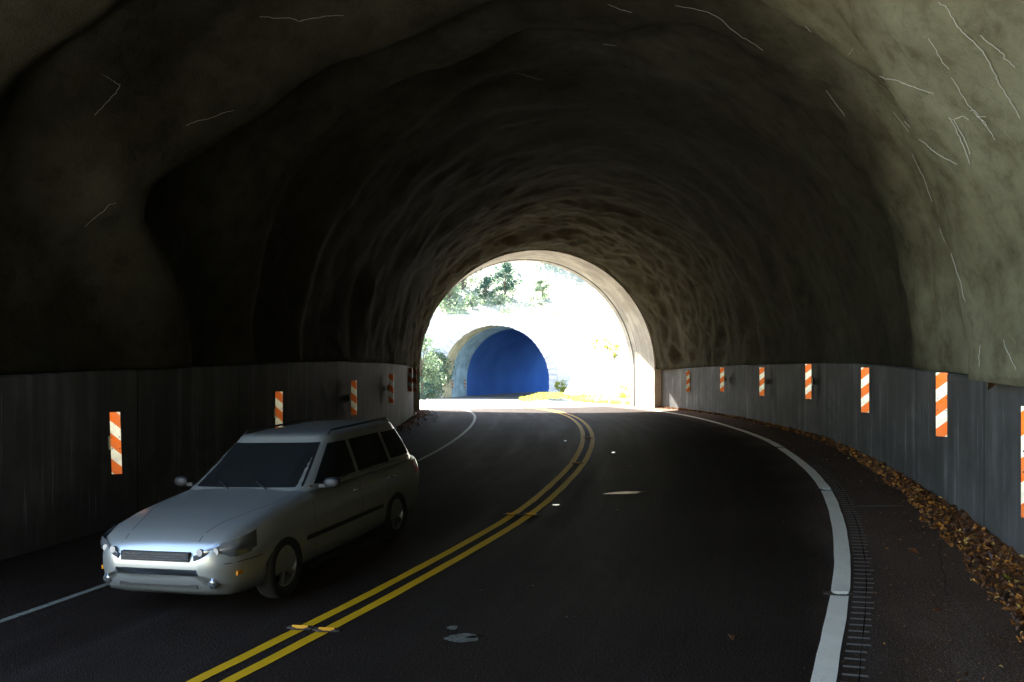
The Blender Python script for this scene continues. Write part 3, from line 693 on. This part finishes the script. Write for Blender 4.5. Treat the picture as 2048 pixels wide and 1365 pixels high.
        for hx,z0 in ((.78,.30),(-.33,.28),(-1.08,.62)):
            mb=MB(); G=[]
            for i in range(15):
                z=lerp(z0,1.0,i/14); h=ringp(hx); y=.9
                for (ya,za),(yb,zb_) in zip(h,h[1:]):
                    if za<=z<=zb_ and zb_>za: y=lerp(ya,yb,(z-za)/(zb_-za))
                G.append([(hx-.003,sg*(y+.0012),z),(hx+.003,sg*(y+.0012),z)])
            mb.grid(G,flip=sg<0); mb.build('door_gap',blk,car)
        mb=MB(); mb.box(-.92,.98,sg*.86-.03,sg*.86+.03,.17,.235); mb.build('sill',blk,car)
        mb=MB(); mb.box(-.9,.95,min(sg*.888,sg*.907),max(sg*.888,sg*.907),.50,.545); mb.build('side_moulding',blk,car)
        # headlights follow the nose
        G=[]
        for i in range(7):
            v=i/6; row=[]
            for j in range(13):
                u=j/12; x=lerp(2.235,1.80,u**1.25); w_,zb,zt=stat(x); y=lerp(.44,w_-.012,min(1,u*2.1)**.7); z=lerp(.585+.03*u,.715+.10*u,v)
                z=min(z,zt-.03); bul=.022*math.sin(math.pi*v)*math.sin(math.pi*min(1,u*1.1+.02)); row.append((x+.035+bul,sg*(y+bul*.6+.004),z))
            G.append(row)
        mb=MB(); mb.grid(G,flip=sg<0); hl=mb.build('headlight',lens,car,True)
        for bx,by in ((2.262,.515),(2.205,.655)):
            mb=MB(); mb.tube([(bx-.03,sg*by,.668),(bx+.006,sg*by,.668)],[.030,.034],18); mb.build('reflector_bowl',alloy,hl,False)
        def sz(x,y):
            h=ringp(x)
            for (ya,za),(yb,zb_) in list(zip(h,h[1:]))[6:]:
                if yb<=y<=ya and ya>yb: return lerp(zb_,za,(y-yb)/(ya-yb))
            return h[-1][1]
        G=[]
        for i in range(25):
            x=lerp(2.17,.86,i/24); y=lerp(.44,.70,sm(i/24*1.4)); G.append([(x,sg*(y-.004),sz(x,y-.004)+.0015),(x,sg*(y+.004),sz(x,y+.004)+.0015)])
        mb=MB(); mb.grid(G,flip=sg>0); mb.build('bonnet_gap',blk,car)
        G=[]
        for i in range(9):
            x=lerp(1.755,2.18,i/8); h=ringp(x); z=.545; y=.8
            for (ya,za),(yb,zb_) in zip(h,h[1:]):
                if za<=z<=zb_ and zb_>za: y=lerp(ya,yb,(z-za)/(zb_-za))
            G.append([(x,sg*(y+.002),z-.004),(x,sg*(y+.002),z+.004)])
        mb=MB(); mb.grid(G,flip=sg<0); mb.build('bumper_gap',blk,car)
        mb=MB(); mb.box(2.02,2.10,min(sg*.80,sg*.82),max(sg*.80,sg*.82),.42,.46); mb.build('marker_lamp',amber,car)
        G=[]
        for i in range(7):
            v=i/6; row=[]
            for j in range(9):
                x=lerp(-1.98,-2.25,j/8); w_,zb,zt=stat(x); z=lerp(.80,.97,v); z=min(z,zt-.02); fz=(z-zb)/(zt-zb); yw=w_*lerp(.99,.92,sm((fz-.7)/.3)); row.append((x,sg*(yw+.012),z))
            G.append(row)
        mb=MB(); mb.grid(G,flip=sg<0); mb.build('tail_lamp',red,car,True)
        mb=MB(); mb.tube([(2.16,sg*.62,.37),(2.235,sg*.62,.37)],.052,16); mb.build('fog_lamp',lens,car,True)
    endpatch(True,-.86,.86,1.05,1.48,'windscreen'); endpatch(False,-.84,.84,1.10,1.45,'rear_window')
    # grille and intake
    mb=MB(); mb.box(2.20,2.283,-.40,.40,.575,.665); gr=mb.build('grille',blk,car)
    mb=MB()
    for z in (.595,.62,.645): mb.box(2.284,2.29,-.385,.385,z-.004,z+.004)
    mb.build('grille_bar',chrome,gr)
    mb=MB(); mb.box(2.15,2.245,-.46,.46,.315,.405); mb.build('air_intake',blk,car)
    mb=MB(); mb.tube([(-.30,0,1.60),(-.55,0,1.78)],.006,6); 
    for k in (-1,1):
        mb=MB(); mb.tube([(.90,k*.25+.1,1.045),(.66,k*.25-.25,1.13)],.008,6); mb.build('wiper',blk,car)
    # wheels
    def wheel(wx,sg):
        Mx=Matrix.Translation((wx,sg*.80,.325))
        mb=MB(); hw=.105
        mb.lathe([(.205,-hw*.8),(.225,-hw),(.29,-hw*1.02),(.315,-hw*.85),(.325,-hw*.5),(.325,hw*.5),(.315,hw*.85),(.29,hw*1.02),(.225,hw),(.205,hw*.8)],40,Mx)
        wo=mb.build('wheel',rub,car,True)
        mb=MB()
        y1=sg*hw*.75
        mb.lathe([(.212,y1*1.1),(.20,y1*1.05),(.19,y1*.6),(.185,-y1)],40,Mx)
        for k in range(5):
            a=2*math.pi*k/5+.3
            Rm=Mx@Matrix.Rotation(a,4,'Y'); mb.box(-.026,.026,min(y1*.55,y1*.95),max(y1*.55,y1*.95),.03,.197,Rm)
        mb.lathe([(.0,y1*1.05),(.05,y1*1.0),(.058,y1*.6)],24,Mx)
        mb.build('rim',alloy,wo)
        mb=MB(); mb.lathe([(.0,y1*.2),(.17,y1*.2),(.17,y1*.1),(0,y1*.1)],28,Mx); mb.build('brake_disc',blk,wo)
    for wx in (1.38,-1.32):
        for sg in (-1,1): wheel(wx,sg)
    return car
s_c=-19.75; p=rp(s_c,-2.15,.004); h=head(s_c)
car=build_car(p,h-math.pi/2)                    # nose towards decreasing s
car.rotation_euler=(-math.atan(tab(BK,s_c))*-1,0,h-math.pi/2)

# ------------------------------------------------------------------ open ground between the tunnels and behind the camera
def tern(s,t):
    a=abs(t); p=rp(s,t,0,False); nz=noise.noise(p*.12)*3+noise.noise(p*.4)*1.0+noise.noise(p*1.3)*.3
    if t>0:
        if a<7.2: return -.03+.35*sm((a-4.2)/1.5)*sm((s-22)/12)*(1 if s>0 else 0)
        k=a-7.2; return .3+1.55*k*sm(k/2)+nz*sm(k/3)
    if a<7.6: return -.03
    k=a-7.6
    if s<0: return -.03+.02*k+.12*nz*sm(k/5)
    return .75*k*sm(k/4)+nz*sm(k/5)
def ground_strip(s0,s1,side,mt,lab,tmax):
    ts=[6.3+ (tmax-6.3)*(i/34)**1.4 for i in range(35)]; ts=[side*t for t in ts]
    if side<0: ts=ts[::-1]
    o=strip('ground',mt,s0,s1,ts,0,1.0,None,tern); tag(o,lab,None,kind='structure'); return o
ground_strip(14.7,58.5,1,M['rock'],'pale rocky cutting right of the open road',34)
ground_strip(14.7,58.5,-1,M['soil'],'leafy bank left of the open road',34)
ground_strip(-78,-50.2,1,M['soil'],'bank behind the camera on the right',34)
ground_strip(-78,-23.5,-1,M['bounce_ground'],'pale level ground behind the camera on the left, added to bounce light',30)  # unseen pale ground, there to bounce daylight onto the right wall
S=[i*60-600 for i in range(21)]
mb=MB(); mb.grid([[Vector((x,y,-14-abs(x)*.02)) for y in S] for x in S],flip=True); tag(mb.build('ground_plain',M['soil']),'low ground far below the road',None,kind='structure')

# ------------------------------------------------------------------ far tunnel
FS=56.3
ft=empty('stone_tunnel',rp(FS,0),label='distant tunnel with a stone-faced arch and a deep blue bore',cat='tunnel'); fi=Vector(ft.location)
RF=5.75; fspr=lambda s:1.9
arch_block('mouth_lining',FS,FS+3.2,RF,6.6,M['cream'],ft,fi,fspr)['label']='cream concrete lining just inside the mouth'
arch_block('inner_lining',FS+3.2,FS+8,RF+.05,6.6,M['teal'],ft,fi,fspr)
arch_block('bore',FS+8,91,RF+.35,6.9,M['blue'],ft,fi,fspr,1.0)['label']='deep blue bore, skylight tint put into its lining colour'
# stone ring: separate voussoirs with an uneven outer edge
nv=31
for k in range(nv):
    a0=math.pi*k/nv+.004; a1=math.pi*(k+1)/nv-.004; rin=RF-.05-rg.uniform(0,.05); rout=RF+.75+rg.uniform(-.05,.1); mb=MB()
    def V(r,a,ds): return rp(FS+ds,r*math.cos(a),1.9+r*math.sin(a),False)-fi
    fr_=[V(rin,a0,-.32),V(rout,a0,-.32),V(rout,a1,-.32),V(rin,a1,-.32)]; bk_=[V(rin,a0,.0),V(rout,a0,.0),V(rout,a1,.0),V(rin,a1,.0)]
    mb.quad(*fr_); mb.quad(*bk_[::-1])
    for i in range(4): mb.quad(fr_[i],bk_[i],bk_[(i+1)%4],fr_[(i+1)%4])
    mb.build('arch_stone',M['vouss'],ft)
for sg in (-1,1):
    for k in range(5):
        z0=-.3+k*.44; mb=MB(); ri=RF-.05-rg.uniform(0,.08); ro=RF+.75+rg.uniform(-.1,.35)
        def V(t,z,ds): return rp(FS+ds,sg*t,z,False)-fi
        A=[V(ri,z0,-.32),V(ro,z0,-.32),V(ro,z0+.43,-.32),V(ri,z0+.43,-.32)]; B=[V(ri,z0,0),V(ro,z0,0),V(ro,z0+.43,0),V(ri,z0+.43,0)]
        mb.quad(*A); mb.quad(*B[::-1])
        for i in range(4): mb.quad(A[i],B[i],B[(i+1)%4],A[(i+1)%4])
        mb.build('arch_stone',M['vouss'],ft)
_spr=spr
spr=fspr
face('stone_face',FS-.02,1,RF+.02,10,8.4,ft,fi,M['stone'],.5)
spr=_spr
# parapet coping
mb=MB(); mb.grid([[rp(FS+ds,t,z,False)-fi for ds,z in ((-.12,8.37),(-.12,8.7),(.7,8.7),(.7,8.37))] for t in (-10,-5,0,5,10)],closed=True); mb.build('coping',M['vouss'],ft)
# hillside over the far tunnel
def hill(u,v):
    q=rp(FS+.5,0,0,False); h=head(FS); d=Vector((-math.sin(h),math.cos(h),0)); n=Vector((math.cos(h),math.sin(h),0))
    p=q+n*u+d*v; nz=noise.noise(p*.07)*4+noise.noise(p*.3)*1.2
    side=sm((abs(u)-8)/8)
    base=8.35+.38*max(0,v)+.5*nz*sm(v/6)+side*(.25*abs(u)-2 if u<0 else .35*abs(u)-2)
    if v<0: base=8.35
    p.z=q.z+base; return p
U=[-70+3.5*i for i in range(41)]; Vv=[0,1,2,3.5,5]+[7+3*i for i in range(30)]
mb=MB(); mb.grid([[hill(u,v) for v in Vv] for u in U],flip=False); tag(mb.build('hillside',M['soil'],smooth=True),'steep wooded hillside above the far tunnel',None,kind='structure')

# ------------------------------------------------------------------ vegetation
def crown_mesh(seed,n,rx,rz,lf,clumps=26):
    r=random.Random(seed); mb=MB(); C=[]
    for k in range(clumps):
        a=r.uniform(0,6.28); q=r.uniform(-.75,1); rad=math.sqrt(max(0,1-q*q))*r.uniform(.35,1)
        C.append((Vector((rx*rad*math.cos(a),rx*rad*math.sin(a),rz*q)),r.uniform(.22,.42)*rx))
    for k in range(n):
        c,cr=C[r.randrange(clumps)]; d=Vector((r.gauss(0,1),r.gauss(0,1),r.gauss(0,.7))); d.normalize(); p=c+d*cr*r.uniform(.55,1.05)
        u=Vector((r.gauss(0,1),r.gauss(0,1),r.gauss(0,1))).normalized(); v=u.orthogonal().normalized(); v=(Matrix.Rotation(r.uniform(0,6.28),3,u)@v); L=lf*r.uniform(.6,1.3)
        w_=u.cross(v); mb.quad(p-v*L*.5,p+w_*L*.3,p+v*L*.5,p-w_*L*.3)
    return mb,C
def tree_proto(seed,h,rx,rz,fol,n=3200,lf=.34):
    e=empty('tree'); mb,C=crown_mesh(seed,n,rx,rz,lf); mb.v=[(x,y,z+h) for x,y,z in mb.v]; mb.build('crown',fol,e)
    t=MB(); r=random.Random(seed); th=.16+.02*h
    t.tube([(0,0,-1.2),(0.03*h,.02*h,h*.35),(-.02*h,.03*h,h*.7),(0,0,h+rz*.4)],[th,th*.75,th*.5,th*.12],8)
    for c,cr in C[:9]:
        z0=h*r.uniform(.45,.8); t.tube([(0,0,z0),(c.x*.45,c.y*.45,lerp(z0,c.z+h,.6)),(c.x*.9,c.y*.9,c.z+h)],[th*.35,th*.2,th*.07],5)
    t.build('trunk',M['bark'],e,True); return e
def bush_proto(seed,rx,rz,fol,n=900,lf=.17,name='bush'):
    e=empty(name); mb,C=crown_mesh(seed,n,rx,rz,lf,14); mb.v=[(x,y,z+rz*.8) for x,y,z in mb.v]; mb.build('foliage',fol,e)
    t=MB()
    for c,cr in C[:6]: t.tube([(0,0,-.2),(c.x*.5,c.y*.5,rz*.5),(c.x*.9,c.y*.9,c.z+rz*.8)],[.035,.025,.01],5)
    t.build('stem',M['bark'],e,True); return e
def surf(x,y):                                   # height by ray cast onto what is built
    dg=bpy.context.evaluated_depsgraph_get(); hit=sc.ray_cast(dg,Vector((x,y,80)),Vector((0,0,-1)))
    return hit[1].z if hit[0] else 0
bpy.context.view_layer.update()
TP={'dark':tree_proto(11,3.0,2.6,3.4,M['fol_dark']),'mid':tree_proto(12,3.2,3.0,3.0,M['fol_mid']),'tall':tree_proto(13,5.0,2.8,4.4,M['fol_mid'],3600)}
BP={'mid':bush_proto(21,1.1,.9,M['fol_mid']),'lime':bush_proto(22,.75,.9,M['fol_lime'],700),'dark':bush_proto(23,1.3,1.2,M['fol_dark'])}
usedp=set()
def plant(D,kind,x,y,sc_,label,cat,group,z=None):
    key=(id(D),kind); o=D[kind] if key not in usedp else copy_tree(D[kind]); usedp.add(key)
    pts.append((o,x,y,z,sc_)); tag(o,label,cat,group); return o
pts=[]
GT='trees on the hillside beyond the tunnel'; GB='bushes beside the open road and the far arch'
def px(xp,Y): return (xp-1024)/1638*Y
for k,xp,Y,s1,l in [('dark',1010,94,.62,'dark blue-green tree high above the far arch'),('dark',972,92,.42,'smaller dark green tree left of and below the dark blue-green one'),
    ('mid',1085,93,.36,'small green tree right of centre above the far arch'),('mid',925,98,.9,'washed-out tree on the upper left of the hillside'),('tall',1050,112,1.0,'pale tall tree behind the top of the hillside'),
    ('mid',1150,104,.8,'pale tree right of centre near the top of the hillside'),('mid',868,84,.8,'leafy tree on the left edge of the opening, over the end of the stone face'),('tall',842,76,.75,'tall leafy tree at the far left of the opening'),
    ('tall',1215,100,.8,'pale tree at the right of the hillside'),('mid',900,90,.5,'young tree just above the left shoulder of the far arch'),('mid',880,100,.9,'broad pale tree on the hillside above the left trees')]:
    plant(TP,k,px(xp,Y),Y,s1,l,'tree',GT)
for xp,Y,k,s1,l in [(845,80,'mid',1.5,'pale green bush at the left end of the far stone face'),(868,83,'mid',1.3,'pale green bush against the left of the far arch'),(850,74,'dark',.9,'low green bush on the left verge'),
        (880,93,'dark',1.1,'dark green bush on the slope above the left of the arch'),(1240,62,'lime',1.0,'bright yellow-green bush near the right edge of the opening'),
        (1228,56,'lime',.6,'small yellow-green bush low by the right edge of the opening'),(1122,80,'lime',1.0,'yellow-green shrub growing on the right stones of the far arch'),(1125,79,'lime',.6,'small yellow-green shrub at the foot of the right stones'),
        (1190,64,'lime',.55,'low yellow-green tuft on the right verge'),(1215,58,'lime',.5,'low yellow-green tuft further right on the verge'),(1250,50,'lime',.5,'rightmost yellow-green tuft by the tunnel mouth'),
        (1075,90,'mid',.8,'bush on top of the far stone face'),(1000,90,'mid',.7,'bush over the crown of the far arch'),(940,90,'mid',.8,'bush above the left shoulder of the stone face')]:
    plant(BP,k,px(xp,Y),Y,s1,l,'bush',GB)
hid=[]
for o,x,y,z,s1 in pts: o.location=(0,0,-500)
for e in list(TP.values())+list(BP.values()): e.location=(0,0,-500)
bpy.context.view_layer.update()
rr=random.Random(4)
Z=[surf(x,y) for o,x,y,z,s1 in pts]
for (o,x,y,z,s1),zz in zip(pts,Z):
    o.location=(x,y,zz-.05); o.scale=(s1,s1,s1*rr.uniform(.9,1.1)); o.rotation_euler=(0,0,rr.uniform(0,6.28))
# grass on the verges
mb=MB(); r=random.Random(8)
for k in range(9000):
    s=15+42*r.random(); side=1 if r.random()<.55 else -1
    t=side*(r.uniform(3.9 if s>30 else 6.3,7.6) if side>0 else r.uniform(6.2,8.6)); z=tern(s,t)
    p=rp(s,t,z,False); h_=r.uniform(.15,.42); a=r.uniform(0,6.28); d=Vector((math.cos(a),math.sin(a),0)); le=Vector((r.uniform(-.12,.12),r.uniform(-.12,.12),h_))
    mb.quad(p-d*.02,p+d*.02,p+d*.008+le,p-d*.008+le)
tag(mb.build('verge_grass',M['grass']),'bright yellow-green grass on the sunlit verges','grass',kind='stuff')
# ivy and undergrowth over the far hillside
mb=MB()
q=rp(FS+.5,0,0,False); hh=head(FS); dd=Vector((-math.sin(hh),math.cos(hh),0)); nn_=Vector((math.cos(hh),math.sin(hh),0))
for k in range(24000):
    u=r.uniform(-26,22) if k%3 else r.uniform(-24,2); v=r.random()**1.5*45; p=hill(u,v)
    if noise.noise(p*.25)<-.05: continue
    p=p+Vector((r.gauss(0,.3),r.gauss(0,.3),abs(r.gauss(0,.5)))); a=Vector((r.gauss(0,1),r.gauss(0,1),r.gauss(0,1))).normalized(); b=a.orthogonal().normalized(); L=r.uniform(.15,.4)
    c_=a.cross(b); mb.quad(p-b*L*.5,p+c_*L*.3,p+b*L*.5,p-c_*L*.3)
tag(mb.build('undergrowth',M['fol_pale']),'leafy undergrowth covering the hillside over the far arch','undergrowth',kind='stuff')
# markers at the far tunnel
GF='tiny striped markers on the left wall of the far tunnel'
for ds,t,l in [(-.9,-6.0,'faint orange and white marker outside the left of the far arch'),(2.7,-5.45,'tiny red and white marker just inside the far arch'),(6.5,-5.45,'tiny red and white marker deeper inside the far arch')]:
    s=FS+ds; p=rp(s,t,1.9,False); marker(p.x,p.y,p.z,-1,math.degrees(head(s)),l,GF)
